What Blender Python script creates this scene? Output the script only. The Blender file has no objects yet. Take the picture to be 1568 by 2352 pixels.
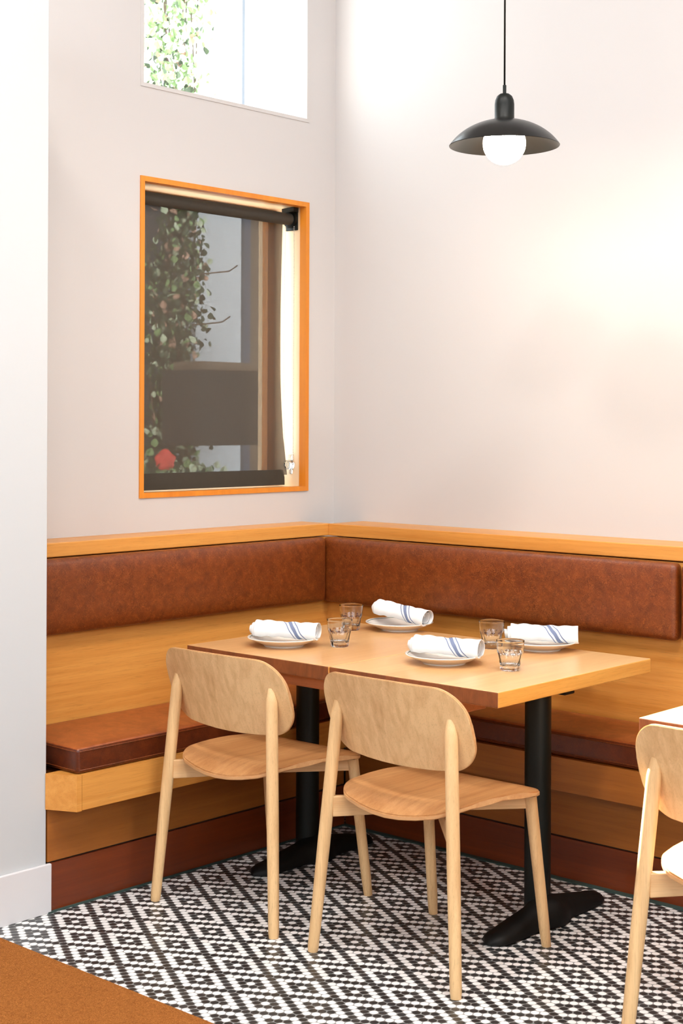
import bpy, bmesh, math, random
from mathutils import Vector, Matrix
random.seed(7)
C = bpy.context.scene.collection
S = bpy.context.scene
PI = math.pi

# ------------------------------------------------------------------ camera
f_px, yh, roll = 3404.0, 969.4, 0.00409
F = Vector((-.67050, .74190, 0)).normalized(); R = Vector((F.y, -F.x, 0)); U = Vector((0, 0, 1))
cr, sr = math.cos(roll), math.sin(roll)
cam = bpy.data.cameras.new('camera'); co = bpy.data.objects.new('camera', cam); C.objects.link(co)
X = R*cr + U*sr; Y = U*cr - R*sr; Z = -F
co.matrix_world = Matrix(((X.x, Y.x, Z.x, 0), (X.y, Y.y, Z.y, 0), (X.z, Y.z, Z.z, 1.45), (0, 0, 0, 1)))
cam.sensor_fit = 'VERTICAL'; cam.sensor_height = 36; cam.sensor_width = 24
cam.lens = f_px/2352*36; cam.shift_y = -(1176-yh)/2352; cam.clip_start = .05
S.camera = co
cam.dof.use_dof = True; cam.dof.focus_distance = 4.6; cam.dof.aperture_fstop = 8

# ------------------------------------------------------------------ world, sun, daylight, exposure
w = bpy.data.worlds.new('World'); S.world = w; w.use_nodes = True
bg = w.node_tree.nodes['Background']
bg.inputs[0].default_value = (.86, .93, 1, 1); bg.inputs[1].default_value = 6.4

def light(name, kind, loc, aim, energy, color=(1, 1, 1), **k):
    l = bpy.data.lights.new(name, kind); l.energy = energy; l.color = color
    for a, v in k.items(): setattr(l, a, v)
    o = bpy.data.objects.new(name, l); C.objects.link(o); o.location = loc
    o.rotation_euler = Vector(aim).to_track_quat('-Z', 'Y').to_euler()
    return o
light('sun', 'SUN', (-8, 6, 8), (1, -.30, -.98), 58, (1, .98, .95), angle=.01)
# area lamps added as daylight fill in unseen openings behind and right of camera
light('window_fill_light', 'AREA', (-.6, -2.56, 3.0), (0, 1, -.16), 13, (1, .97, .95), shape='RECTANGLE', size=4.4, size_y=1.6)
light('window_fill_light_side', 'AREA', (3.06, 1.0, 3.0), (-1, 0, -.16), 10, (1, .97, .95), shape='RECTANGLE', size=4.4, size_y=1.6)
# unseen overhead lamps added to brighten the floor, chairs and walls
for (x, y) in ((-1.2, 2.3), (-1.3, .7), (-2.7, 1.2), (.6, 2.3)):
    light('ceiling_fill_light', 'AREA', (x, y, 4.36), (0, 0, -1), 51, (1, .94, .89), shape='DISK', size=.45)
S.view_settings.view_transform = 'Standard'; S.view_settings.look = 'None'
S.view_settings.exposure = 0.15; S.view_settings.gamma = 1; S.view_settings.use_curve_mapping = False

# ------------------------------------------------------------------ node helpers
class N:                                       # node-math expression
    def __init__(s, nt, v): s.nt = nt; s.v = v
    def op(s, o, *b, clamp=False):
        n = s.nt.nodes.new('ShaderNodeMath'); n.operation = o; n.use_clamp = clamp
        for i, a in enumerate((s,)+b):
            a = a.v if isinstance(a, N) else a
            if isinstance(a, (int, float)): n.inputs[i].default_value = a
            else: s.nt.links.new(a, n.inputs[i])
        return N(s.nt, n.outputs[0])
    def __add__(s, b): return s.op('ADD', b)
    def __sub__(s, b): return s.op('SUBTRACT', b)
    def __mul__(s, b): return s.op('MULTIPLY', b)
    def __truediv__(s, b): return s.op('DIVIDE', b)
def new_mat(name):
    m = bpy.data.materials.new(name); m.use_nodes = True
    nt = m.node_tree; b = nt.nodes['Principled BSDF']
    return m, nt, b
def mix(nt, fac, a, b):
    n = nt.nodes.new('ShaderNodeMix'); n.data_type = 'RGBA'
    for s_, v in ((n.inputs[0], fac), (n.inputs[6], a), (n.inputs[7], b)):
        if isinstance(v, N): v = v.v
        if isinstance(v, (int, float)): s_.default_value = v
        elif isinstance(v, tuple): s_.default_value = v+(1,) if len(v) == 3 else v
        else: nt.links.new(v, s_)
    return n.outputs[2]
def coord(nt, scale=(1, 1, 1), rot=(0, 0, 0), kind='Object', loc=(0, 0, 0)):
    t = nt.nodes.new('ShaderNodeTexCoord'); mp = nt.nodes.new('ShaderNodeMapping')
    mp.inputs['Scale'].default_value = scale; mp.inputs['Rotation'].default_value = rot; mp.inputs['Location'].default_value = loc
    nt.links.new(t.outputs[kind], mp.inputs[0]); return mp.outputs[0]
def noise(nt, vec, scale, detail=3, rough=.5, dist=0):
    n = nt.nodes.new('ShaderNodeTexNoise'); n.inputs['Scale'].default_value = scale
    n.inputs['Detail'].default_value = detail; n.inputs['Roughness'].default_value = rough; n.inputs['Distortion'].default_value = dist
    nt.links.new(vec, n.inputs['Vector']); return N(nt, n.outputs[0])
def remap(x, a, b):
    n = x.nt.nodes.new('ShaderNodeMapRange'); n.inputs[1].default_value = a; n.inputs[2].default_value = b
    x.nt.links.new(x.v, n.inputs[0]); return N(x.nt, n.outputs[0])
def bump(nt, b, h, strength=.2, dist=.002):
    n = nt.nodes.new('ShaderNodeBump'); n.inputs['Strength'].default_value = strength; n.inputs['Distance'].default_value = dist
    nt.links.new(h.v, n.inputs['Height']); nt.links.new(n.outputs[0], b.inputs['Normal'])
def rgb(r, g, b):                                # sRGB 0-255 to linear
    return tuple(((c/255)/12.92 if c/255 <= .04045 else ((c/255+.055)/1.055)**2.4) for c in (r, g, b))
def plain(name, col, rough=.5, metal=0, var=.05, scale=8, emit=0, **k):
    m, nt, b = new_mat(name)
    v = noise(nt, coord(nt), scale, 3)
    c2 = tuple(c*(1-var*2) for c in col)
    nt.links.new(mix(nt, v, c2, col), b.inputs['Base Color'])
    b.inputs['Roughness'].default_value = rough; b.inputs['Metallic'].default_value = metal
    if emit: b.inputs['Emission Color'].default_value = col+(1,); b.inputs['Emission Strength'].default_value = emit
    for a, v in k.items(): b.inputs[a].default_value = v
    return m
def wood(name, dark, light_, axis='X', rough=.42, fine=260, band=9, streak=.5, pore=.35, coat=0, boards=None):
    m, nt, b = new_mat(name)
    st = {'X': (.030, 1, 1), 'Y': (1, .030, 1), 'Z': (1, 1, .030)}[axis]
    big = noise(nt, coord(nt, tuple(s**.75 for s in st)), band, 3, .55, 1.2)
    mid = noise(nt, coord(nt, st), band*7, 4, .6, .4)
    fin = noise(nt, coord(nt, tuple(s*.9 if s < 1 else 1 for s in st)), fine*1.9, 3, .7)
    t = remap(big*.55 + mid*streak, .3, .75)
    if boards:                                   # glued boards of width `boards` across the local x axis, each with its own tone
        sep = nt.nodes.new('ShaderNodeSeparateXYZ'); nt.links.new(coord(nt), sep.inputs[0])
        idx = (N(nt, sep.outputs[0])/boards).op('FLOOR')
        wn = nt.nodes.new('ShaderNodeTexWhiteNoise'); wn.noise_dimensions = '1D'; nt.links.new(idx.v, wn.inputs['W'])
        t = t*.65 + N(nt, wn.outputs[0])*.45
    c = mix(nt, t, dark, light_)
    p = remap(fin, .54, .74)*pore
    c = mix(nt, p, c, tuple(x*.38 for x in dark))
    nt.links.new(c, b.inputs['Base Color']); b.inputs['Roughness'].default_value = rough
    b.inputs['Coat Weight'].default_value = coat; b.inputs['Coat Roughness'].default_value = .25
    bump(nt, b, fin, .06, .001)
    return m
def leather(name, dark, mid, vein, rough=.42):
    m, nt, b = new_mat(name)
    co_ = coord(nt)
    n1 = noise(nt, co_, 26, 5, .65, .8); n2 = noise(nt, co_, 95, 4, .6, 1.8)
    c = mix(nt, remap(n1, .3, .7), dark, mid)
    r = (n2-.5).op('ABSOLUTE'); v = (remap(r, 0, .035)*-1.0+1.0)*remap(noise(nt, co_, 40, 2), .25, .65)
    c = mix(nt, v*.55, c, vein)
    nt.links.new(c, b.inputs['Base Color']); b.inputs['Roughness'].default_value = rough
    vo = nt.nodes.new('ShaderNodeTexVoronoi'); vo.inputs['Scale'].default_value = 420; nt.links.new(co_, vo.inputs['Vector'])
    bump(nt, b, N(nt, vo.outputs[0]), .12, .0006)
    return m

def floor_mat():
    m, nt, b = new_mat('penny_round_mosaic')
    g = nt.nodes.new('ShaderNodeNewGeometry'); mp = nt.nodes.new('ShaderNodeMapping'); mp.vector_type = 'TEXTURE'
    mp.inputs['Location'].default_value = (-3, 3, 0); mp.inputs['Rotation'].default_value = (0, 0, .017)
    nt.links.new(g.outputs['Position'], mp.inputs[0])
    sep = nt.nodes.new('ShaderNodeSeparateXYZ'); nt.links.new(mp.outputs[0], sep.inputs[0])
    p = .02284; ax = p*.8660254; ay = p/2
    s = N(nt, sep.outputs[0])/ax + 2.7700; t = N(nt, sep.outputs[1])/ay + 4.0804
    sA = (s*.5).op('ROUND')*2.0; tA = (t*.5).op('ROUND')*2.0
    sB = (s*.5).op('FLOOR')*2.0+1.0; tB = (t*.5).op('FLOOR')*2.0+1.0
    def d2(a, c):
        dx = (s-a)*ax; dy = (t-c)*ay; return dx*dx+dy*dy
    dA = d2(sA, tA); dB = d2(sB, tB)
    useB = dA.op('GREATER_THAN', dB)
    d = dA.op('MINIMUM', dB).op('SQRT')
    sc = sA + useB*(sB-sA); tc = tA + useB*(tB-tA)
    i = ((sc+tc)*.5).op('FLOORED_MODULO', 6.0) if False else ((sc+tc)*.5 + 6000.0).op('MODULO', 6.0)
    j = ((sc-tc)*.5 + 6000.0).op('MODULO', 6.0)
    i = (i+.01).op('FLOOR'); j = (j+.01).op('FLOOR')
    ri = (i-2.0).op('ABSOLUTE'); rj = (j-2.0).op('ABSOLUTE')     # 0..3
    rad = ri.op('MAXIMUM', rj)                                   # ring number
    white = rad.op('COMPARE', 2.0, .2) + rad.op('COMPARE', 0.0, .2)
    wn = nt.nodes.new('ShaderNodeTexWhiteNoise'); wn.noise_dimensions = '2D'
    cv = nt.nodes.new('ShaderNodeCombineXYZ'); nt.links.new(sc.v, cv.inputs[0]); nt.links.new(tc.v, cv.inputs[1]); nt.links.new(cv.outputs[0], wn.inputs['Vector'])
    rnd = N(nt, wn.outputs[0])
    dk = mix(nt, rnd, (.016, .018, .019), (.034, .037, .039)); wh = mix(nt, rnd, (.84, .83, .82), (.90, .895, .89))
    tile = mix(nt, white, dk, wh)
    inside = remap(d, .01075, .01030)
    c = mix(nt, inside, (.26, .27, .265), tile)
    nt.links.new(c, b.inputs['Base Color'])
    ro = inside*-.38+.72
    nt.links.new(ro.v, b.inputs['Roughness']); b.inputs['Specular IOR Level'].default_value = .85
    bump(nt, b, remap(d, .0112, .0088), .35, .0008)
    return m

M = {}
M['wall'] = plain('painted_wall', (.575, .55, .535), .75, var=.008, scale=2)
M['pier'] = plain('painted_pier', (.56, .58, .59), .6, var=.008, scale=2)
M['white_paint'] = plain('white_trim_paint', (.70, .69, .70), .45, var=.01)
M['floor'] = floor_mat()
M['oak'] = wood('pale_oak', rgb(190, 142, 90), rgb(230, 192, 140), 'Z', .5, 300, 7, .75, .4)
M['oak_x'] = wood('pale_oak_rail', rgb(198, 150, 98), rgb(232, 194, 144), 'X', .5, 300, 10)
M['oak_seat'] = wood('oak_seat_veneer', rgb(158, 102, 54), rgb(208, 156, 102), 'Y', .42, 300, 9, .5, .5)
M['oak_edge'] = wood('oak_veneer_edge', rgb(190, 134, 84), rgb(222, 176, 124), 'X', .5)
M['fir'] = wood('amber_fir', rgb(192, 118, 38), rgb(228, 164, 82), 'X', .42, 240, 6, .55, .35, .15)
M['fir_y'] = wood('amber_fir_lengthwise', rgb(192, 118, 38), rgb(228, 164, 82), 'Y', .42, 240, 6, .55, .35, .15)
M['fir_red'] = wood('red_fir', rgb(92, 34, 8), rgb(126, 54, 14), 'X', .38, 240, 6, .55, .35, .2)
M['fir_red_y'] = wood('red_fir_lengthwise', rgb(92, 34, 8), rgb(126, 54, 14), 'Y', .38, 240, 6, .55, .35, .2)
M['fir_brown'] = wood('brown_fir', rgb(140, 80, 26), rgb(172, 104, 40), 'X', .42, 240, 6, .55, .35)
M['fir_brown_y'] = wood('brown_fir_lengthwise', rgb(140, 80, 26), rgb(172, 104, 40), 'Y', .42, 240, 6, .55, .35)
M['table'] = wood('oiled_table_top', rgb(204, 148, 90), rgb(236, 194, 138), 'Y', .33, 260, 5, .5, .25, .15, boards=.205)
M['table_side'] = wood('table_long_grain_edge', rgb(208, 140, 56), rgb(236, 178, 92), 'Y', .42, 240, 9)
M['window_wood'] = wood('orange_window_wood', rgb(205, 118, 26), rgb(232, 150, 46), 'Z', .35, 200, 6, .4, .1)
M['leather'] = leather('brown_leather', rgb(92, 38, 8), rgb(122, 56, 14), rgb(190, 112, 50), .38)
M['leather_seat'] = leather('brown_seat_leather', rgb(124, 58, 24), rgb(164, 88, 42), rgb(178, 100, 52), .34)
M['leather_side_shade'] = leather('shaded_side_leather', rgb(70, 26, 8), rgb(100, 42, 14), rgb(128, 60, 26), .33)  # seat leather darkened in colour to imitate shade on the cushion sides
M['black'] = plain('black_powder_coat', (.004, .0055, .004), .45, var=.1, scale=60, **{'Specular IOR Level': .3})
M['black_iron'] = plain('black_cast_iron', (.004, .004, .0035), .55, var=.1, scale=60, **{'Specular IOR Level': .25})
M['china'] = plain('white_china', (.84, .80, .74), .18, var=.01)
M['greenline'] = plain('green_glaze_line', (.05, .16, .08), .3)
M['joint'] = plain('dark_joint', (.02, .014, .008), .8)
M['green_grout'] = plain('dark_green_grout', (.035, .07, .06), .7)
M['metal'] = plain('bright_metal', (.75, .73, .70), .25, .9)
def endgrain():
    m, nt, b = new_mat('table_end_grain')
    n1 = noise(nt, coord(nt, (1, .2, .35)), 26, 3, .6, 1)
    wv = nt.nodes.new('ShaderNodeTexWave'); wv.inputs['Scale'].default_value = 120; wv.inputs['Distortion'].default_value = 5; wv.inputs['Detail'].default_value = 1
    nt.links.new(coord(nt, (1, 0, .10), (0, .12, 0)), wv.inputs['Vector'])
    c = mix(nt, remap(n1, .3, .75), rgb(88, 36, 14), rgb(132, 66, 30))
    c = mix(nt, N(nt, wv.outputs[1])*.30, c, rgb(190, 128, 76))
    nt.links.new(c, b.inputs['Base Color']); b.inputs['Roughness'].default_value = .5
    return m
M['endgrain'] = endgrain()
def coir():
    m, nt, b = new_mat('coir_matting')
    n1 = noise(nt, coord(nt), 320, 3, .7, 1.5); n2 = noise(nt, coord(nt, (1, .5, 1)), 90, 4, .7)
    c = mix(nt, remap(n1, .3, .7), rgb(134, 66, 18), rgb(236, 156, 80)); c = mix(nt, remap(n2, .5, .8)*.5, c, rgb(120, 58, 20))
    nt.links.new(c, b.inputs['Base Color']); b.inputs['Roughness'].default_value = 1; b.inputs['Specular IOR Level'].default_value = .1
    bump(nt, b, n1, 1, .006); return m
M['coir'] = coir()
def shadecloth():
    m, nt, b = new_mat('roller_shade_mesh_cloth')
    n1 = noise(nt, coord(nt, (1, .5, 14)), 40, 3, .6); n2 = noise(nt, coord(nt, (1, 14, .5)), 40, 3, .6)
    b.inputs['Base Color'].default_value = (.10, .082, .062, 1); b.inputs['Roughness'].default_value = .8
    nt.links.new(mix(nt, n1*.5+n2*.5, (.046, .037, .027), (.078, .064, .048)), b.inputs['Base Color'])
    tr = nt.nodes.new('ShaderNodeBsdfTransparent'); tr.inputs[0].default_value = (1, .97, .93, 1)
    mx = nt.nodes.new('ShaderNodeMixShader')
    fac = remap(n1+n2, .7, 1.3)*.05 + .09
    nt.links.new(fac.v, mx.inputs[0]); nt.links.new(b.outputs[0], mx.inputs[1]); nt.links.new(tr.outputs[0], mx.inputs[2])
    nt.links.new(mx.outputs[0], nt.nodes['Material Output'].inputs[0]); return m
M['shade'] = shadecloth()
M['shade_solid'] = plain('roller_shade_rolled_cloth', (.045, .037, .026), .8, var=.1, scale=40)
def glass(name, thin=False, ior=1.45):
    m, nt, b = new_mat(name)
    if thin:                                    # window pane: clear, with a faint mirror reflection
        tr = nt.nodes.new('ShaderNodeBsdfTransparent'); gl = nt.nodes.new('ShaderNodeBsdfGlossy'); gl.inputs['Roughness'].default_value = .02
        tr.inputs[0].default_value = (.97, .99, .98, 1)
        mx = nt.nodes.new('ShaderNodeMixShader'); mx.inputs[0].default_value = .05
        nt.links.new(tr.outputs[0], mx.inputs[1]); nt.links.new(gl.outputs[0], mx.inputs[2]); nt.links.new(mx.outputs[0], nt.nodes['Material Output'].inputs[0])
    else:
        b.inputs['Base Color'].default_value = (.97, .98, .98, 1); b.inputs['Transmission Weight'].default_value = 1
        b.inputs['Roughness'].default_value = 0; b.inputs['IOR'].default_value = ior
    return m
M['pane'] = glass('window_pane', True); M['tumbler'] = glass('tumbler_glass')
def napkin_mat():
    m, nt, b = new_mat('striped_napkin_cloth')
    uv = nt.nodes.new('ShaderNodeTexCoord'); sep = nt.nodes.new('ShaderNodeSeparateXYZ'); nt.links.new(uv.outputs['UV'], sep.inputs[0])
    u = N(nt, sep.outputs[0])
    a = (u-.62).op('ABSOLUTE')
    st = a.op('LESS_THAN', .034) + (a-.082).op('ABSOLUTE').op('LESS_THAN', .010)
    n1 = noise(nt, coord(nt), 500, 2)
    wh = mix(nt, n1, (.80, .80, .80), (.88, .88, .87))
    nt.links.new(mix(nt, st*.85, wh, (.055, .10, .24)), b.inputs['Base Color'])
    b.inputs['Roughness'].default_value = .9; bump(nt, b, n1, .15, .001); return m
M['napkin'] = napkin_mat()

# ------------------------------------------------------------------ mesh helpers
def tag(o, label=None, cat=None, group=None, kind=None):
    if label: o['label'] = label
    if cat: o['category'] = cat
    if group: o['group'] = group
    if kind: o['kind'] = kind
    return o
def thing(name, loc=(0, 0, 0), rz=0, label=None, cat=None, group=None):
    o = bpy.data.objects.new(name, None); C.objects.link(o); o.location = loc; o.rotation_euler = (0, 0, rz); o.empty_display_size = .1
    return tag(o, label, cat, group)
def obj(name, bm, mat, parent=None, smooth=False, loc=None):
    me = bpy.data.meshes.new(name)
    bmesh.ops.recalc_face_normals(bm, faces=bm.faces)
    bm.to_mesh(me); bm.free()
    for m in (mat if isinstance(mat, (list, tuple)) else [mat]): me.materials.append(m)
    if smooth:
        for p in me.polygons: p.use_smooth = True
        if smooth is not True: me.set_sharp_from_angle(angle=math.radians(smooth))
    o = bpy.data.objects.new(name, me); C.objects.link(o)
    if parent: o.parent = parent
    if loc: o.location = loc
    return o
def box(bm, x0, x1, y0, y1, z0, z1, bev=0, seg=2, mi=0):
    r = bmesh.ops.create_cube(bm, size=1, matrix=Matrix.Translation(((x0+x1)/2, (y0+y1)/2, (z0+z1)/2)) @ Matrix.Diagonal((abs(x1-x0), abs(y1-y0), abs(z1-z0), 1)))
    vs = r['verts']; fs = set(f for v in vs for f in v.link_faces)
    for f in fs: f.material_index = mi
    if bev:
        es = list(set(e for v in vs for e in v.link_edges))
        bmesh.ops.bevel(bm, geom=es, offset=bev, segments=seg, affect='EDGES', profile=.5)
    return bm
def B(*a, **k): bm = bmesh.new(); return box(bm, *a, **k)
def tube(bm, pts, rad, n=16, cap=True, fix=None):
    pts = [Vector(p) for p in pts]; rad = rad if isinstance(rad, (list, tuple)) else [rad]*len(pts)
    rings = []; prev = None
    for i, p in enumerate(pts):
        d = (pts[min(i+1, len(pts)-1)]-pts[max(i-1, 0)]).normalized()
        if prev is None:
            a = d.cross(Vector((0, 1, 0)) if abs(d.y) < .9 else Vector((1, 0, 0))).normalized()
        else: a = (prev - d*prev.dot(d)).normalized()
        prev = a; b_ = d.cross(a)
        ring = []
        for k in range(n):
            t = 2*PI*k/n; q = p + (a*math.cos(t)+b_*math.sin(t))*rad[i]
            if fix: q = fix(q)
            ring.append(bm.verts.new(q))
        rings.append(ring)
    for i in range(len(rings)-1):
        for k in range(n): bm.faces.new((rings[i][k], rings[i][(k+1) % n], rings[i+1][(k+1) % n], rings[i+1][k]))
    if cap:
        bm.faces.new(rings[0]); bm.faces.new(rings[-1])
    return bm
def lathe(bm, prof, n=48, c=(0, 0), close=False, rf=None):
    rings = []
    for (r, z) in prof:
        if r < 1e-6: rings.append([bm.verts.new((c[0], c[1], z))]); continue
        rings.append([bm.verts.new((c[0]+(rf(r, z, 2*PI*k/n) if rf else r)*math.cos(2*PI*k/n), c[1]+(rf(r, z, 2*PI*k/n) if rf else r)*math.sin(2*PI*k/n), z)) for k in range(n)])
    L = list(range(len(rings)-1)) + ([-1] if close else [])
    for i in L:
        a, b_ = rings[i], rings[i+1]
        for k in range(n):
            q = [a[k % len(a)], a[(k+1) % len(a)], b_[(k+1) % len(b_)], b_[k % len(b_)]]
            q = [v for i_, v in enumerate(q) if v not in q[:i_]]
            if len(q) > 2: bm.faces.new(q)
    return bm
def prism(bm, poly, z0, z1):
    a = [bm.verts.new((x, y, z0)) for x, y in poly]; b_ = [bm.verts.new((x, y, z1)) for x, y in poly]
    bm.faces.new(a); bm.faces.new(b_)
    for i in range(len(poly)): bm.faces.new((a[i], a[(i+1) % len(poly)], b_[(i+1) % len(poly)], b_[i]))
    return bm

# ------------------------------------------------------------------ the room
WX, WY, H = -3.99, 4.37, 4.4           # left wall plane, right wall plane, ceiling
XM, YM = 3.0, -2.5
bm = B(WX-.3, XM+.3, YM-.3, WY+.3, -.12, 0); tag(obj('floor', bm, M['floor']), kind='structure')
bm = B(WX-.3, XM+.3, YM-.3, WY+.3, H, H+.15); tag(obj('ceiling', bm, M['wall']), kind='structure')
bm = B(WX, XM+.3, WY, WY+.25, 0, H); tag(obj('wall_right', bm, M['wall']), kind='structure')
# left wall with its two window holes
y0, y1, za, zb, zc, zd = 3.362, 4.217, 1.181, 2.308, 2.621, 3.62
wb = bmesh.new(); T = .26
for (a, b_, c, d) in ((YM-.3, y0, 0, H), (y1, WY+.25, 0, H), (y0, y1, 0, za), (y0, y1, zb, zc), (y0, y1, zd, H)):
    box(wb, WX-T, WX, a, b_, c, d)
tag(obj('wall_left', wb, M['wall']), kind='structure')
def holed(name, plane, a0, a1, holes, mat):  # unseen wall with openings added for the fill lamps
    bm = bmesh.new()
    def bx_(u0, u1, z0, z1):
        if plane == 'y': box(bm, u0, u1, YM-.25, YM, z0, z1)
        else: box(bm, XM, XM+.25, u0, u1, z0, z1)
    u = a0
    for (h0, h1, z0, z1) in holes:
        bx_(u, h0, 0, H); bx_(h0, h1, 0, z0); bx_(h0, h1, z1, H); u = h1
    bx_(u, a1, 0, H)
    tag(obj(name, bm, mat), kind='structure')
M['far_wall'] = plain('unseen_wall_dark', (.16, .12, .09), .7, var=.1)  # unseen walls coloured dark to limit bounced light
holed('wall_back', 'y', WX-.2, XM+.3, ((-2.8, 1.6, 2.2, 3.8),), M['far_wall'])
holed('wall_front_right', 'x', YM, WY+.25, ((-1.2, 3.2, 2.2, 3.8),), M['far_wall'])
# pier at the left with its baseboard
tag(obj('wall_pier', B(WX, -3.57, 1.6, 2.66, 0, 2.715, bev=.003), M['pier']), kind='structure')
tag(obj('baseboard_pier', B(-3.57, -3.558, 1.6, 2.672, 0, .145, bev=.002), M['white_paint']), kind='structure')
tag(obj('trim_1', B(-3.58, -3.556, 2.66, 3.99, 0, .004), M['green_grout']), kind='structure')
tag(obj('trim_2', B(-3.556, 1.5, 3.955, 3.99, 0, .004), M['green_grout']), kind='structure')

# lower window
D = T
def frame4(bm, x0, x1, ya, yb, z0, z1, t):
    box(bm, x0, x1, ya, ya+t, z0, z1); box(bm, x0, x1, yb-t, yb, z0, z1)
    box(bm, x0, x1, ya+t, yb-t, z0, z0+t); box(bm, x0, x1, ya+t, yb-t, z1-t, z1)
w1 = thing('window_1', (WX, (y0+y1)/2, za)); w1['kind'] = 'structure'
def rel(o, p): return o
bm = bmesh.new(); frame4(bm, -.028, .006, y0-(y0+y1)/2, y1-(y0+y1)/2, 0, zb-za, .018); obj('window_frame', bm, M['window_wood'], w1)
bm = bmesh.new(); frame4(bm, -D, -.028, y0-(y0+y1)/2, y1-(y0+y1)/2, 0, zb-za, .016); obj('reveal_lining', bm, plain('reveal_sunlit_tone', (.86, .62, .38), .4), w1)  # lining wood paled in colour to imitate strong sun on it
bm = bmesh.new(); frame4(bm, -.20, -.17, y0-(y0+y1)/2+.018, y1-(y0+y1)/2-.018, .018, zb-za-.018, .035); obj('sash', bm, M['window_wood'], w1)
obj('pane', B(-.188, -.183, -.375, .375, .05, zb-za-.05), M['pane'], w1)
w2 = thing('window_2', (WX, (y0+y1)/2, zc)); w2['kind'] = 'structure'
bm = bmesh.new(); frame4(bm, -D, .003, -.4275, .4275, 0, zd-zc, .014); obj('window_frame', bm, M['wall'], w2)
obj('pane', B(-.16, -.155, -.4135, .4135, .014, zd-zc-.014), M['pane'], w2)

# roller shade in the lower window
rs = thing('roller_shade', (-4.062, 3.8, 2.246), 0, 'dark see-through roller shade drawn down inside the orange wood window frame', 'window shade')
bm = bmesh.new(); tube(bm, [(0, -.412, 0), (0, .392, 0)], .0235, 24); obj('roller_tube', bm, M['shade_solid'], rs, 40)
bm = bmesh.new()                                   # hanging cloth, slightly wavy at its right edge
ny, nz = 60, 60; g = []
for a in range(ny+1):
    row = []
    for c in range(nz+1):
        t = c/nz; u = a/ny; z = -.01 - t*.994
        y = -.405 + u*(.777 - .012*math.sin(t*PI)*u + (.012*max(0, t-.85)/.15)*u)
        x = -.022 + .003*math.sin(u*5+t*2) + (.014*math.sin((u-.78)*28 - t*5)*max(0, (u-.72)/.28)*max(0, (t-.55)/.45))
        row.append(bm.verts.new((x, y, z)))
    g.append(row)
for a in range(ny):
    for c in range(nz): bm.faces.new((g[a][c], g[a+1][c], g[a+1][c+1], g[a][c+1]))
fb = obj('shade_cloth', bm, M['shade'], rs, True)
bm = bmesh.new()
pr = [(-.030, -.984), (-.014, -.984), (-.010, -1.014), (-.014, -1.044), (-.030, -1.044), (-.034, -1.014)]
for y in [(-.405+.779*k/20) for k in range(21)]:
    wv_ = .003*math.sin(y*40)*max(0, (y-.1))*3
    pass
rings = []
for k in range(25):
    y = -.405+.777*k/24; wv_ = .004*math.sin(k*1.3)*max(0, (k-14)/10)
    rings.append([bm.verts.new((px+wv_, y + (.006*(-1.0-pz)/.06 if k == 24 else 0)*1.6, pz)) for px, pz in pr])
for k in range(24):
    for q in range(6): bm.faces.new((rings[k][q], rings[k][(q+1) % 6], rings[k+1][(q+1) % 6], rings[k+1][q]))
bm.faces.new(rings[0]); bm.faces.new(rings[-1])
obj('hem_pocket', bm, M['shade_solid'], rs, 50)
bm = bmesh.new(); tube(bm, [(.0, .384, 0), (.0, .398, 0)], .034, 24); box(bm, -.03, .034, .394, .400, -.044, .043, .003); box(bm, -.03, .034, .372, .400, .026, .043)
obj('bracket', bm, M['black'], rs, 40)
bm = bmesh.new(); box(bm, -.03, .034, -.418, -.412, -.040, .030, .003); obj('bracket', bm, M['black'], rs)
bm = bmesh.new()                                   # bead chain loop
def bead(bm, p, r=.0022):
    bmesh.ops.create_icosphere(bm, subdivisions=1, radius=r, matrix=Matrix.Translation(p))
n = 150
for k in range(n):
    z = -.03 - k*(.93/n)
    bead(bm, (.022, .388, z)); bead(bm, (-.026, .388 - .006*math.sin(k/n*PI), z))
for k in range(9):
    a = PI*k/8; bead(bm, (-.002+.024*math.cos(a), .388, -.96-.02*math.sin(a)))
obj('bead_chain', bm, plain('bead_chain_plastic', (.55, .5, .45), .4), rs, True)
bm = bmesh.new(); tube(bm, [(0, .376, -.965), (0, .398, -.965)], .019, 20); tube(bm, [(0, .370, -.962), (0, .378, -.962)], .010, 16); box(bm, -.008, .008, .394, .400, -1.0, -.925, .002)
obj('chain_tensioner', bm, M['tumbler'], rs, 40)

# ------------------------------------------------------------------ outside the left wall
M['stucco'] = plain('outside_white_stucco', (.74, .76, .80), .9, var=.06, scale=3)
M['out_dark'] = plain('outside_dark_boards', (.13, .14, .16), .8, var=.2, scale=5)
M['out_brown'] = plain('outside_brown_door', (.22, .15, .10), .7, var=.2, scale=5)
M['out_box'] = plain('outside_dark_box', (.02, .018, .015), .8)
M['paving'] = plain('outside_paving', (.75, .75, .74), .9)
tag(obj('outside_ground', B(-9, WX-.3, .5, 10, -.15, -.02), M['paving']), kind='structure')
tag(obj('wall_outside', B(-6.35, -6.15, 3.0, 9.0, -.02, 4.25), M['stucco']), kind='structure')
t = thing('board_fence', (-6.05, 4.9, -.02), 0, 'dim dark board fence seen through the shade left of the ivy', 'fence')
for k in range(5):
    obj('board', B(-.015, .015, -.62+k*.2, -.43+k*.2, 0, 2.75), M['out_dark'], t)
obj('rail', B(.015, .05, -.62, .30, 2.3, 2.39), M['out_dark'], t)
t = thing('porch_pilaster', (-5.9, 5.55, -.02), 0, 'pale grey square pilaster outside the window, right of the climbing ivy', 'pilaster')
obj('shaft', B(-.24, 0, -.19, .15, 0, 4.1, bev=.006), M['stucco'], t)
for k in range(3): obj('moulding', B(-.22+k*.01, -.03-k*.02, .15+k*.032, .176+k*.032, 0, 4.05, bev=.004), M['out_dark'], t)
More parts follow.
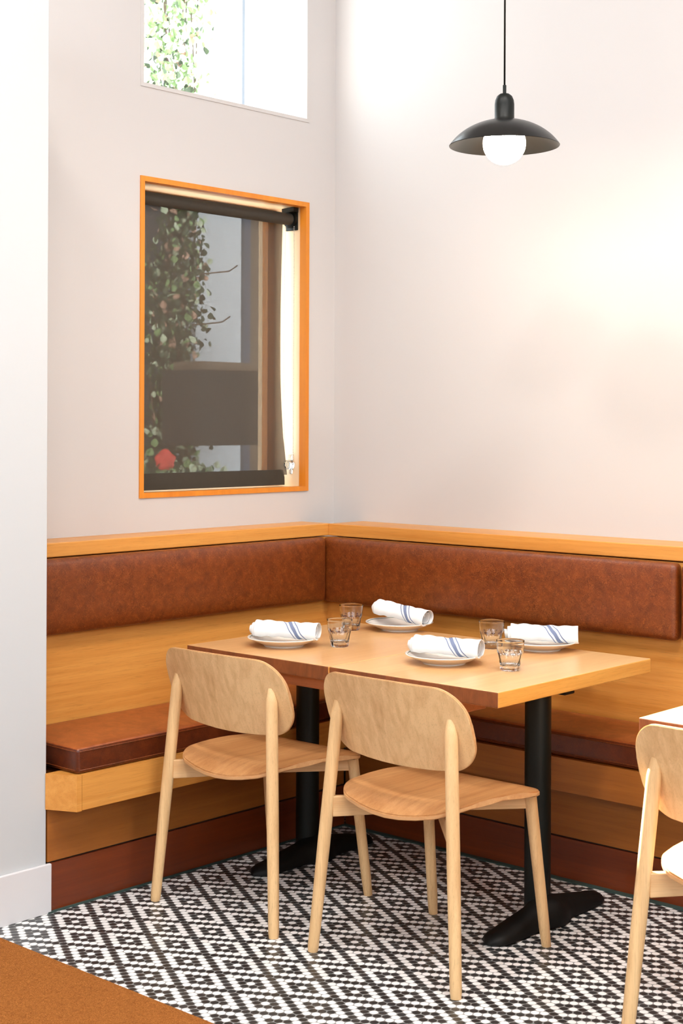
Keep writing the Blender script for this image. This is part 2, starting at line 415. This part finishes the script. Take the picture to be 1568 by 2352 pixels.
t = thing('outside_door', (-6.05, 6.12, -.02), 0, 'brown door outside, dim behind the right part of the shade', 'door')
obj('door_leaf', B(-.03, .02, -.26, .62, 0, 2.7, bev=.004), M['out_brown'], t)
obj('door_frame', B(-.05, .06, -.32, -.26, 0, 2.76, bev=.004), plain('outside_grey_blue_frame', (.13, .14, .18), .8), t)
t = thing('wall_cabinet', (-5.54, 5.23, 1.33), 0, 'dark box-like cabinet hung outside the window, a plain rectangle through the shade', 'cabinet')
obj('body', B(-.12, .12, -.315, .315, 0, .375, bev=.006), M['out_box'], t)
obj('lid', B(-.12, .10, -.24, .24, .375, .42, bev=.004), M['out_brown'], t)
obj('bracket', B(-.36, -.12, .10, .16, .1, .3, bev=.004), M['out_box'], t)
# ivy
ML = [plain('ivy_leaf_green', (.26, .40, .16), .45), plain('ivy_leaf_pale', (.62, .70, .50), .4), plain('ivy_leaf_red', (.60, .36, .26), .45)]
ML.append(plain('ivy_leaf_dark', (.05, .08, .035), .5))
def leaf(bm, p, s, mi):
    out = [(0, 0), (.35, .18), (.5, .5), (.3, .85), (0, 1.1), (-.3, .85), (-.5, .5), (-.35, .18)]
    q = Matrix.Translation(p) @ (Matrix.Rotation(random.uniform(0, 6.28), 4, 'Z') @ Matrix.Rotation(random.uniform(.3, 2.2), 4, 'X') @ Matrix.Rotation(random.uniform(-1, 1), 4, 'Y'))
    vs = [bm.verts.new(q @ Vector((x*s, y*s, .10*s*abs(x)*4))) for x, y in out]
    for i in range(1, 7):
        f = bm.faces.new((vs[0], vs[i], vs[i+1])); f.material_index = mi
bm = bmesh.new(); st = bmesh.new()
for k in range(5200):
    z = random.uniform(.6, 3.95)
    wdt = .15 + .05*math.sin(z*7) + (.10 if z > 2.75 else 0)
    yc = 5.13 + .04*math.sin(z*3.1)
    y = random.gauss(yc, wdt*.6)
    if y > 5.36: y = 5.36-random.random()*.1
    x = -5.86 + random.random()**1.5*.13
    leaf(bm, (x, y, z), random.uniform(.02, .045), random.choices((0, 1, 2, 3), (2, 2 if x > -5.79 else 1, 1, 9) if z < 2.8 else (6, 6, 1, 1))[0])  # high leaves take a paler mix, imitating outdoor glare by colour
for k in range(900):
    leaf(bm, (random.uniform(-5.7, -5.45), random.uniform(4.75, 5.2), random.uniform(.45, 1.22)), random.uniform(.02, .05), random.choice((0, 1, 1, 3)))
for k in range(9):
    y = random.uniform(5.0, 5.25); z = .1
    pts = []
    while z < 3.9:
        pts.append((-5.85+random.random()*.04, y, z)); z += .25; y += random.uniform(-.05, .05)
    tube(st, pts, .004, 5)
for (y, z, e) in ((5.3, 2.22, .10), (5.25, 1.95, .10)):
    tube(st, [(-5.75, y-.05, z), (-5.66, y+.08, z+.02), (-5.62, y+e, z+.05)], .004, 5)
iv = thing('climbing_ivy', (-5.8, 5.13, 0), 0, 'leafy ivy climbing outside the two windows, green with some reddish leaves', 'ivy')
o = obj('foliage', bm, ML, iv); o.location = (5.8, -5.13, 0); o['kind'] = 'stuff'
o = obj('stem', st, plain('ivy_stem', (.14, .09, .06), .8), iv); o.location = (5.8, -5.13, 0)
bm = bmesh.new()
bmesh.ops.create_uvsphere(bm, u_segments=20, v_segments=12, radius=.05)
for v in bm.verts:
    a_ = math.atan2(v.co.y, v.co.z); v.co *= 1+.12*math.cos(5*a_)*math.sin(max(-1, min(1, v.co.x/.05))+1.2)
tag(obj('red_blossom', bm, plain('red_petals', (.8, .06, .04), .5), None, True, (-5.5, 4.80, 1.26)), 'round bright red blossom outside, low at the left of the shade', 'flower')

# ------------------------------------------------------------------ the corner bench
PX, PY = -3.845, 4.18      # panel planes
KX, KY = -3.57, 3.98       # kick planes
RX, RY = -3.475, 3.88      # rail fronts
YL, XR = 2.665, 1.2        # ends
def bench_parts(left):
    a = 'left' if left else 'right'
    if left:
        bt = thing('corner_bench', (KX, 3.3, 0), 0, 'built-in amber wood corner bench with brown leather back cushions, along both walls', 'bench')
        P = lambda u0, u1, v0, v1, z0, z1, **k: B(u0-KX, u1-KX, v0-3.3, v1-3.3, z0, z1, **k)
        obj('back_panel', P(WX, PX, YL, PY, .36, 1.012), M['fir_y'], bt)
        obj('ledge', P(WX, PX+.008, YL, PY+.008, 1.016, 1.062, bev=.003), M['fir_y'], bt)
        obj('seat_deck', P(WX+.01, RX-.03, 2.72, WY-.01, .355, .398), M['fir_brown_y'], bt)
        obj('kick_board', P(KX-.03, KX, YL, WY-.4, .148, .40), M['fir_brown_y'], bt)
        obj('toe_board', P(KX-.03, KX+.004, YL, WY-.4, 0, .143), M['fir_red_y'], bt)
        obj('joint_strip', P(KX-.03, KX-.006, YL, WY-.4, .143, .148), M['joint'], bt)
        bm = prism(bmesh.new(), [(RX-.03-KX, 2.718-3.3), (RX-KX, 2.718-3.3), (RX-KX, RY-3.3), (RX-.03-KX, RY+.03-3.3)], .308, .412); obj('seat_rail', bm, M['fir_y'], bt)
        bm = prism(bmesh.new(), [(-3.568-KX, 2.655-3.3), (RX-KX, 2.699-3.3), (RX-KX, 2.717-3.3), (-3.568-KX, 2.717-3.3)], .306, .412); obj('rail_end_block', bm, M['fir_y'], bt)
    else:
        bt = bl
        P = lambda u0, u1, v0, v1, z0, z1, **k: B(u0-KX, u1-KX, v0-3.3, v1-3.3, z0, z1, **k)
        obj('back_panel', P(PX, XR, PY, WY, .36, 1.012), M['fir'], bt)
        obj('ledge', P(PX+.008, XR, PY-.008, WY, 1.016, 1.062, bev=.003), M['fir'], bt)
        obj('seat_deck', P(RX-.03, XR, RY+.03, WY-.01, .355, .398), M['fir_brown'], bt)
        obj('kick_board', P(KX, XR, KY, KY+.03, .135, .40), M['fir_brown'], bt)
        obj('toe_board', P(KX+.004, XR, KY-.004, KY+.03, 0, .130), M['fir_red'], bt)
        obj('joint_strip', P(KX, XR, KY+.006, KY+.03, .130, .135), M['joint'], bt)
        bm = prism(bmesh.new(), [(RX-KX, RY-3.3), (XR-KX, RY-3.3), (XR-KX, RY+.03-3.3), (RX-.03-KX, RY+.03-3.3)], .305, .408); obj('seat_rail', bm, M['fir_brown'], bt)
    return bt
bl = bench_parts(True); brt = bench_parts(False)
def cushion(name, x0, x1, y0, y1, z0, z1, mat, parent=None, bev=.018, puff=.012, face=None, origin=None, seams=True):
    bm = bmesh.new(); ox, oy, oz = origin
    n = 14
    bmesh.ops.create_cube(bm, size=1, matrix=Matrix.Translation(((x0+x1)/2, (y0+y1)/2, (z0+z1)/2)) @ Matrix.Diagonal((x1-x0, y1-y0, z1-z0, 1)))
    bmesh.ops.bevel(bm, geom=list(bm.edges), offset=bev, segments=4, affect='EDGES', profile=.55)
    bmesh.ops.subdivide_edges(bm, edges=[e for e in bm.edges if e.calc_length() > .12], cuts=n, use_grid_fill=True)
    for v in bm.verts:
        p = v.co
        fx = max(0, 1-abs((p.x-(x0+x1)/2)/((x1-x0)/2))**6); fy = max(0, 1-abs((p.y-(y0+y1)/2)/((y1-y0)/2))**6); fz = max(0, 1-abs((p.z-(z0+z1)/2)/((z1-z0)/2))**4)
        if face == 'x' and p.x > (x0+x1)/2: p.x += puff*fy*fz
        if face == 'y' and p.y < (y0+y1)/2: p.y -= puff*fx*fz
        if face == 'z' and p.z > (z0+z1)/2: p.z += puff*fx*fy*(1+.4*math.sin(p.x*9)*math.sin(p.y*8))
        p -= Vector((ox, oy, oz))
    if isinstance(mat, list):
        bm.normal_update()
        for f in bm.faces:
            if abs(f.normal.z) < .6: f.material_index = 1  # upright faces get the darker leather, painting in their shade
    return obj(name, bm, mat, parent, 50)
def piping(parent, loop, origin, mat, r=.0018):
    bm = bmesh.new(); tube(bm, [Vector(p)-Vector(origin) for p in loop], r, 8); obj('seam', bm, mat, parent, True)
cushion('back_cushion', PX+.002, -3.80, YL+.002, 4.128, .772, 1.014, M['leather'], bl, .02, .012, 'x', (KX, 3.3, 0))
cushion('back_cushion', -3.835, -2.325, 4.130, PY-.002, .768, 1.012, M['leather'], brt, .02, .012, 'y', (KX, 3.3, 0))
cushion('back_cushion', -2.312, -.75, 4.130, PY-.002, .768, 1.012, M['leather'], brt, .02, .012, 'y', (KX, 3.3, 0))
cushion('back_cushion', -.737, 1.19, 4.130, PY-.002, .768, 1.012, M['leather'], brt, .02, .012, 'y', (KX, 3.3, 0))
def seat_cushion(x0, x1, y0, y1, label, face_edge):
    o_ = ((x0+x1)/2, (y0+y1)/2, .4135)
    t = thing('seat_cushion', o_, 0, label, 'seat cushion', 'brown leather bench seat pads')
    body = cushion('cushion_body', x0, x1, y0, y1, .4135, .488, [M['leather_seat'], M['leather_side_shade']], t, .012, .006, 'z', o_)
    bm = bmesh.new()
    for z in (.479, .424):
        e = .0005
        L = [(x0+.01, y0-e+.0, z), (x1-.012, y0-e, z), (x1+e, y0+.012, z), (x1+e, y1-.01, z)] if face_edge == 'x' else [(x0+.01, y0-e, z), (x1-.01, y0-e, z)]
        tube(bm, [Vector(p)-Vector(o_) for p in L], .0014, 6)
    obj('stitched_seam', bm, M['leather'], body, True)
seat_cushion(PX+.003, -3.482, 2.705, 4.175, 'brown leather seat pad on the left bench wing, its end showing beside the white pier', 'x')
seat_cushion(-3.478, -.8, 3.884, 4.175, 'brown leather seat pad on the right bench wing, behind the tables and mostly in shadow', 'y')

# ------------------------------------------------------------------ tables
def table_top(x0, x1, y0, y1, par, o_):
    bm = B(x0-o_[0], x1-o_[0], y0-o_[1], y1-o_[1], .687, .73, bev=.003, seg=2)
    bm.normal_update()
    for f in bm.faces:
        if abs(f.normal.y) > .7: f.material_index = 1
        elif abs(f.normal.x) > .7: f.material_index = 2
    return obj('tabletop', bm, [M['table'], M['endgrain'], M['table_side']], par)
def t_base(par, cx, cy, sgn, o_):
    cx -= o_[0]; cy -= o_[1]
    bm = bmesh.new(); tube(bm, [(cx, cy, .03), (cx, cy, .68)], .0385, 32); obj('column', bm, M['black'], par, 40)
    bm = bmesh.new()                              # bar foot: rounded ends, thicker in the middle
    n = 24; rings = []
    for k in range(n+1):
        t = -1+2*k/n; y = cy + .285*t
        hw = .040*math.sqrt(max(0, 1-abs(t)**10)) + .004; hh = .030+.034*max(0, 1-abs(t)*1.35) ; hh *= math.sqrt(max(.02, 1-abs(t)**8))
        if abs(t) < .22: hw += .022*(1-(abs(t)/.22)**2)
        xo = cx + .03*sgn
        ring = [bm.verts.new((xo+hw*math.cos(a), y, .004+max(0, hh*1.15*math.sin(a)**.8 if math.sin(a) > 0 else 0))) for a in [PI*q/12 for q in range(13)]]
        rings.append(ring)
    for k in range(n):
        for q in range(12): bm.faces.new((rings[k][q], rings[k][q+1], rings[k+1][q+1], rings[k+1][q]))
    for k in range(n): bm.faces.new((rings[k][0], rings[k+1][0], rings[k+1][12], rings[k][12]))
    bm.faces.new(rings[0]); bm.faces.new(rings[-1])
    for yy in (-.25, .25): tube(bm, [(cx+.03*sgn, cy+yy, 0), (cx+.03*sgn, cy+yy, .01)], .014, 12)
    obj('foot', bm, M['black_iron'], par, 50)
    bm = bmesh.new(); box(bm, cx-.11, cx+.11, cy-.025, cy+.025, .670, .6868, .003); box(bm, cx-.025, cx+.025, cy-.24, cy+.24, .670, .6868, .003)
    obj('mounting_plate', bm, M['black_iron'], par)
o_ = (-2.95, 3.61, 0)
tb = thing('dining_table', o_, 0, 'amber wood dining table set with four plates and four glasses, in the bench corner', 'table')
a = table_top(-3.57, -2.951, 3.212, 3.99, tb, o_)
a = table_top(-2.949, -2.338, 3.214, 4.004, tb, o_)
obj('batten', B(-3.42-o_[0], -2.478-o_[0], 3.244-o_[1], 3.352-o_[1], .650, .687, bev=.004), wood('batten_wood', rgb(150, 86, 52), rgb(190, 120, 78), 'X'), tb)
obj('batten', B(-3.42-o_[0], -2.478-o_[0], 3.86-o_[1], 3.95-o_[1], .650, .687, bev=.004), bpy.data.materials['batten_wood'], tb)
t_base(tb, -2.475, 3.60, 1, o_); t_base(tb, -3.40, 3.60, 1, o_)
o_ = (-1.28, 3.58, 0)
tb2 = thing('dining_table', o_, 0, 'sunlit wooden table cut off by the right edge, bare on top', 'table')
table_top(-1.89, -1.27, 3.18, 3.96, tb2, o_); table_top(-1.268, -.66, 3.18, 3.96, tb2, o_)
t_base(tb2, -1.0, 3.57, 1, o_)

# ------------------------------------------------------------------ chairs (origin on the floor below the seat, local +y is the front)
def back_y(x, z): return -.209 + (.700-z)*.35 + .60*(x*x-.036)
def make_chair(label):
    t = thing('dining_chair', (-2.529, 3.2, 0), 0, label, 'chair', 'pale oak chairs')
    for s_ in (-1, 1):                          # rear legs, cut flush where they meet the backrest
        bm = bmesh.new(); A = Vector((s_*.247, -.237, 0)); E_ = Vector((s_*.194, -.194, .692)); n = 46
        pts = [A+(E_-A)*k/n for k in range(n+1)]
        rad = [(.0135 if k == 0 else .0152+.0024*min(1, k/20)) for k in range(n+1)]
        rad[-1] = .008; rad[-2] = .013; rad[-3] = .0158
        def fx(q):
            m_ = back_y(q.x, q.z)+.001
            return Vector((q.x, min(q.y, m_), q.z)) if q.z > .54 else q
        tube(bm, pts, rad, 22, True, fx); obj('leg', bm, M['oak'], t, 60)
        bm = bmesh.new(); A = Vector((s_*.200, .232, 0)); E_ = Vector((s_*.182, .176, .436))
        tube(bm, [A+(E_-A)*k/8 for k in range(9)], [.0130]+[.0150+.0022*k/8 for k in range(1, 9)], 22); obj('leg', bm, M['oak'], t, 60)
    def railm(p, q, h0, h1, zt0, zt1, th=.020):
        bm = bmesh.new(); p = Vector(p); q = Vector(q); d = (q-p).normalized(); n_ = Vector((-d.y, d.x))*th/2
        vs = []
        for (c, h, zt) in ((p, h0, zt0), ((p+q)/2, (h0+h1)/2*.9, (zt0+zt1)/2), (q, h1, zt1)):
            vs.append([bm.verts.new((c.x+sx*n_.x, c.y+sx*n_.y, z)) for sx, z in ((-1, zt-h), (1, zt-h), (1, zt), (-1, zt))])
        for i in range(2):
            for k in range(4): bm.faces.new((vs[i][k], vs[i][(k+1) % 4], vs[i+1][(k+1) % 4], vs[i+1][k]))
        bm.faces.new(vs[0]); bm.faces.new(vs[2]); bmesh.ops.bevel(bm, geom=[e for e in bm.edges], offset=.002, segments=1, affect='EDGES')
        ang = math.atan2(d.y, d.x)
        mid = Vector(((p.x+q.x)/2, (p.y+q.y)/2, 0))
        bmesh.ops.transform(bm, matrix=Matrix.Rotation(-ang, 4, 'Z') @ Matrix.Translation(-mid), verts=bm.verts)
        o = obj('seat_rail', bm, M['oak_x'], t); o.location = mid; o.rotation_euler = (0, 0, ang)
    railm((-.205, -.205), (.185, .190), .056, .036, .428, .425)
    railm((.205, -.205), (-.185, .190), .056, .036, .4265, .4235)
    # seat: pressed veneer, rounded-rectangle plan, dished, rear edge rolled down
    bm = bmesh.new(); nr, na = 14, 96; top = []
    def rrect(q, n, hw, y0_, y1_, r0, r1, bow0, bow1, taper=0):
        # point q of n round a rounded rectangle; r0/r1 corner radii at y0_/y1_, edges bowed outwards by bow0/bow1
        segs = []
        for (cx_, cy_, r_, a0) in ((hw-r1, y1_-r1, r1, 0), (-hw+r1, y1_-r1, r1, PI/2), (-hw+r0, y0_+r0, r0, PI), (hw-r0, y0_+r0, r0, 1.5*PI)):
            m_ = n//4-6
            segs += [(cx_+r_*math.cos(a0+PI/2*k/m_), cy_+r_*math.sin(a0+PI/2*k/m_)) for k in range(m_+1)]
            nx = len(segs)
            segs += [None]*5
        P_ = segs[:]; L_ = len(P_)
        for i_ in range(L_):
            if P_[i_] is None:
                a_ = i_
                while P_[a_-1] is None: a_ -= 1
                b_ = i_
                while P_[(b_+1) % L_] is None: b_ += 1
                p0_, p1_ = P_[a_-1], P_[(b_+1) % L_]
                if True:
                    cnt_ = b_-a_+2
                    for m2, i2 in enumerate(range(a_, b_+1)):
                        P_[i2] = (p0_[0]+(p1_[0]-p0_[0])*(m2+1)/cnt_, p0_[1]+(p1_[1]-p0_[1])*(m2+1)/cnt_)
        x, y = P_[q]
        c = 1-(x/hw)**2; ym = (y0_+y1_)/2
        if y < ym: y -= bow0*c*(ym-y)/(ym-y0_)
        else: y += bow1*c*(y-ym)/(y1_-ym)
        if taper: x *= 1-taper*max(0, (y1_-y)/(y1_-y0_))
        return x, y
    def sz(x, y):
        k_ = max(0, min(1, y/.19))
        z = .4515 + .012*(abs(x)/.228)**2.2*(1-.8*k_) - .012*k_*(abs(x)/.232)**9
        if y < -.10: z -= .036*((-.10-y)/.14)**2*(1-.55*(abs(x)/.218)**2)
        if y > .13: z -= .016*((y-.13)/.085)**2
        z -= .004*math.exp(-((x/.12)**2+((y+.03)/.1)**2))
        return z
    th = .014; lay = []
    for side in (0, 1):
        cen = bm.verts.new((0, 0, sz(0, 0)-side*th)); rs_ = []
        for r in range(1, nr+1):
            k_ = r/nr
            if r == nr: k_ = 1.0
            ring = []
            for q in range(na):
                x, y = rrect(q, na, .232, -.195, .188, .065, .055, .034, .024, .13); ring.append(bm.verts.new((x*k_, y*k_, sz(x*k_, y*k_)-side*th)))
            rs_.append(ring)
        for q in range(na): f = bm.faces.new((cen, rs_[0][q], rs_[0][(q+1) % na]))
        for r in range(nr-1):
            for q in range(na): bm.faces.new((rs_[r][q], rs_[r][(q+1) % na], rs_[r+1][(q+1) % na], rs_[r+1][q]))
        lay.append(rs_[-1])
    eds = []
    for q in range(na):
        f = bm.faces.new((lay[0][q], lay[0][(q+1) % na], lay[1][(q+1) % na], lay[1][q])); f.material_index = 1
    bm.edges.ensure_lookup_table()
    rim = [e for e in bm.edges if len(e.link_faces) == 2 and {f.material_index for f in e.link_faces} == {0, 1}]
    bmesh.ops.bevel(bm, geom=rim, offset=.003, segments=2, affect='EDGES')
    obj('seat', bm, [M['oak_seat'], M['oak_edge']], t, 50)
    # backrest
    bm = bmesh.new(); nu, nv = 48, 26
    lay = []
    for side in (0, 1):
        def pt(x, z):
            y = back_y(x, z); return (x, y+side*.011, z)
        cen = bm.verts.new(pt(0, .672)); rs_ = []
        for r in range(1, nr+1):
            ring = []
            for q in range(96):
                x, z = rrect(q, 96, .250, .554, .770, .080, .082, .016, .007); ring.append(bm.verts.new(pt(x*r/nr, .672+(z-.672)*r/nr)))
            rs_.append(ring)
        for q in range(96): bm.faces.new((cen, rs_[0][q], rs_[0][(q+1) % 96]))
        for r in range(nr-1):
            for q in range(96): bm.faces.new((rs_[r][q], rs_[r][(q+1) % 96], rs_[r+1][(q+1) % 96], rs_[r+1][q]))
        lay.append(rs_[-1])
    for q in range(96):
        f = bm.faces.new((lay[0][q], lay[0][(q+1) % 96], lay[1][(q+1) % 96], lay[1][q])); f.material_index = 1
    rim = [e for e in bm.edges if len(e.link_faces) == 2 and {f.material_index for f in e.link_faces} == {0, 1}]
    bmesh.ops.bevel(bm, geom=rim, offset=.002, segments=2, affect='EDGES')
    obj('backrest', bm, [M['oak'], M['oak_edge']], t, 50)
    return t
def copy_tree(root):
    c = root.copy(); C.objects.link(c)
    for ch in list(root.children):
        d = ch.copy(); C.objects.link(d); d.parent = c
        for g_ in ch.children:
            e = g_.copy(); C.objects.link(e); e.parent = d
    return c
chair = make_chair('pale oak chair at picture centre, backrest before the right half of the set table')
ch = copy_tree(chair); ch.location = (-3.178, 3.195, 0); ch.rotation_euler = (0, 0, .02); ch['label'] = 'pale oak chair nearest the white pier, at the left half of the set table'
ch = copy_tree(chair); ch.location = (-1.535, 3.18, 0); ch['label'] = 'sunlit pale oak chair cut off by the right edge, at the bare table'

# ------------------------------------------------------------------ things on the set table
def make_plate(x, y, label):
    t = thing('side_plate', (x, y, .7302), 0, label, 'plate', 'white plates')
    pr_ = [(0, .004), (.055, .004), (.060, 0), (.064, 0), (.066, .004), (.088, .013), (.108, .022), (.116, .0255), (.1175, .0275), (.1165, .0292), (.112, .0285), (.100, .0225), (.075, .0125), (.062, .0085), (0, .008)]
    dish = obj('dish', lathe(bmesh.new(), pr_, 72), M['china'], t, 40)
    obj('rim_line', lathe(bmesh.new(), [(.1085, .0269), (.1100, .0277), (.1098, .0281), (.1083, .0273)], 72, close=True), M['greenline'], dish, True)
    return t
def make_napkin(label):
    bm = bmesh.new(); uvl = bm.loops.layers.uv.new('UVMap'); L = .205; nu, nv = 60, 76; turns = 2.6
    g_ = []
    for i in range(nu+1):
        row = []
        for k in range(nv+1):
            v = k/nv; th_ = 2*PI*turns*v + .6; r = .006+.0245*v**.62
            skew = .5*(v-.62)*.055
            u = i/nu; x = (u-.5)*L + (skew*(1 if u > .5 else .35))*abs(2*u-1)**3 - (.018*(1-v) if u < .5 else -.004*(1-v))*abs(2*u-1)
            r *= 1+.06*math.sin(u*7+1.3)+.03*math.sin(u*19+th_*2)+(.10*(u-.5) if True else 0)
            zz = r*math.sin(th_); yy = r*math.cos(th_)*1.22
            zz = max(zz, -.0215)
            zz += .0025*math.sin(u*4+.5) + .0012*math.sin(u*31+v*40)
            row.append((bm.verts.new((x, yy, zz+.023)), (u, v)))
        g_.append(row)
    for i in range(nu):
        for k in range(nv):
            q = (g_[i][k], g_[i+1][k], g_[i+1][k+1], g_[i][k+1]); f = bm.faces.new([a[0] for a in q])
            fr0 = (k/nv*turns + .6/(2*PI) + .25); b0 = math.floor(fr0)
            for lp, a in zip(f.loops, q): lp[uvl].uv = (a[1][0] - .62*(a[1][1]*turns + .6/(2*PI) + .25 - b0 - .62), a[1][1])
    me_o = obj('rolled_napkin', bm, M['napkin'], None, True)
    md = me_o.modifiers.new('thick', 'SOLIDIFY'); md.thickness = .0016
    return tag(me_o, label, 'napkin', 'rolled napkins')
def make_glass(label):
    prof = [(0, .002), (.022, .002), (.0262, 0), (.0285, .0015), (.0295, .006), (.031, .02), (.0335, .035), (.0362, .046), (.0385, .056), (.0398, .070), (.0408, .082), (.0412, .0868), (.0407, .0880), (.0398, .0873), (.0392, .080), (.0382, .068), (.0368, .056), (.0340, .044), (.0305, .032), (.0270, .021), (.0225, .0150), (0, .0135)]
    pr_ = []
    def rf(r, z, a):
        if r < .02: return r
        t_ = (a*10/(2*PI)) % 1.0; c = 1-abs(2*t_-1)           # 0 at ridge, 1 at facet centre
        top = .046+.009*math.sqrt(max(0, c))
        if z < .0015: return r
        k_ = .055*max(0, min(1, (top-z)/.006)) if z < .06 else 0
        outer = r > .0285 or z < .01
        return r*(1-k_*(math.sin(c*PI/2)**1.0)*.9) if outer and z <= .056 else r
    # finer outer wall around the arches
    outp = []
    for i in range(len(prof)-1):
        (r0, z0), (r1, z1) = prof[i], prof[i+1]; n = 4 if (3 <= i <= 8) else 1
        for k in range(n): outp.append((r0+(r1-r0)*k/n, z0+(z1-z0)*k/n))
    outp.append(prof[-1])
    bm = bmesh.new(); nO = 0
    inner_start = .0407
    seen = [False]
    def rf2(r, z, a): return r
    rings = []
    bm = lathe(bm, outp, 80)
    # apply facets to the outer wall only
    vs = list(bm.verts); idx = 0; 
    cnt = 0
    for (r, z) in outp:
        n = 1 if r < 1e-6 else 80
        outer = cnt < next(i for i, p in enumerate(outp) if p[1] > .0879)
        for k in range(n):
            v = vs[idx+k] if idx+k < len(vs) else None
            if outer and n == 80 and z > .0012:
                a = 2*PI*k/80; nr_ = rf(r, z, a); v.co.x *= nr_/r; v.co.y *= nr_/r
        idx += n; cnt += 1
    o = obj('tumbler', bm, M['tumbler'], None, 35)
    return tag(o, label, 'glass', 'clear tumblers')
plates = ((-3.335, 3.418, 'round white plate under a rolled napkin, front left on the set table', 24),
          (-3.300, 3.955, 'round white plate nearest the bench corner, its napkin tilted up at one end', 4),
          (-2.745, 3.500, 'round white plate nearest the camera, at the front of the right table half', 16),
          (-2.690, 3.925, 'round white plate at the far right of the set table, behind two glasses', 30))
p0 = make_plate(*plates[0][:3]); n0 = make_napkin('rolled white napkin with blue stripes on the plate at the front left')
nl = ('', 'rolled white blue-striped napkin on the plate nearest the bench corner, one end raised', 'rolled white blue-striped napkin on the plate nearest the camera', 'rolled white blue-striped napkin on the far right plate behind two glasses')
for i, (x, y, lab, ang) in enumerate(plates):
    if i: q = copy_tree(p0); q.location = (x, y, .7302); q['label'] = lab; nq = n0.copy(); C.objects.link(nq); nq['label'] = nl[i]
    else: nq = n0
    nq.location = (x+.008, y+.004, .7302+.0215+.004); nq.rotation_euler = (0, .10 if i == 1 else .0, math.radians(ang))
    if i == 1: nq.location.z += .010
gl = ((-3.190, 3.525, 'faceted clear tumbler in front of another, right of the front left plate'),
      (-3.415, 3.833, 'faceted clear tumbler left of the plate nearest the bench corner, behind the front one'),
      (-2.815, 3.833, 'faceted clear tumbler at the back of the right pair, left of the far right plate'),
      (-2.523, 3.527, 'faceted clear tumbler nearest the camera, right of the nearest plate'))
g0 = make_glass(gl[0][2])
for i, (x, y, lab) in enumerate(gl):
    q = g0 if i == 0 else g0.copy()
    if i: C.objects.link(q); q['label'] = lab
    q.location = (x, y, .7302); q.rotation_euler = (0, 0, i*.7)

# ------------------------------------------------------------------ pendant lamp
pd = thing('pendant_lamp', (-2.592, 3.583, 2.272), 0, 'black metal pendant lamp with a glowing round bulb, hanging over the set table', 'pendant lamp')
M['lamp_black'] = plain('speckled_black_enamel', (.006, .006, .0055), .30, var=.3, scale=300)
bm = bmesh.new(); tube(bm, [(0, 0, .178), (0, 0, H-2.272)], .0028, 10); obj('cord', bm, M['black'], pd, True)
obj('cord_grip', lathe(bmesh.new(), [(0, .152), (.0052, .152), (.0052, .179), (0, .180)], 20), M['black'], pd, 40)
obj('socket_cover', lathe(bmesh.new(), [(.031, .074), (.0325, .076), (.031, .079), (.0290, .082), (.0290, .122), (.0275, .134), (.0225, .146), (.014, .153), (0, .156)], 48), M['black'], pd, 40)
pr_ = []
for k in range(17):
    a = k/16*math.radians(62); pr_.append((.1635*math.sin(a)/math.sin(math.radians(62)), .078*(math.cos(a)-math.cos(math.radians(62)))/(1-math.cos(math.radians(62)))))
inn = [(max(0, r-.0008), z-.0016) for r, z in reversed(pr_)]
obj('lamp_shade', lathe(bmesh.new(), pr_+inn, 96), M['lamp_black'], pd, 50)
m, nt, b = new_mat('glowing_bulb'); b.inputs['Base Color'].default_value = (1, 1, 1, 1)
b.inputs['Emission Color'].default_value = (1, .85, .68, 1); b.inputs['Emission Strength'].default_value = 110
bm = bmesh.new(); bmesh.ops.create_uvsphere(bm, u_segments=48, v_segments=24, radius=.0633, matrix=Matrix.Translation((0, 0, .0065)))
obj('bulb', bm, m, pd, True)
obj('ceiling_rose', lathe(bmesh.new(), [(0, H-2.272-.03), (.05, H-2.272-.028), (.06, H-2.272-.001), (0, H-2.272-.001)], 32), M['black'], pd, 40)

# ------------------------------------------------------------------ door mat
bm = B(-3.54, -1.2, .9, 2.432, .0005, .010, bev=.003)
mat_ = thing('door_mat', (-2.4, 1.7, 0), 0, 'large rust-brown coir entrance mat on the tiles in the lower left corner', 'mat')
obj('matting', bm, M['coir'], mat_).location = (2.4, -1.7, 0)
bm = bmesh.new()                                  # short upright fibres
for k in range(36000):
    x = random.uniform(-3.5, -2.3); y = random.uniform(2.0, 2.434); z = .009; d_ = Vector((random.gauss(0, 1), random.gauss(0, 1), .9)).normalized()*random.uniform(.003, .007)
    if y > 2.43 and random.random() < .4: continue
    s_ = Vector((random.gauss(0, 1), random.gauss(0, 1), 0)).normalized()*.00035
    p_ = Vector((x, y, z)); f = bm.faces.new((bm.verts.new(p_-s_), bm.verts.new(p_+s_), bm.verts.new(p_+d_)))
o = obj('pile', bm, M['coir'], mat_); o.location = (2.4, -1.7, 0); o['kind'] = 'stuff'
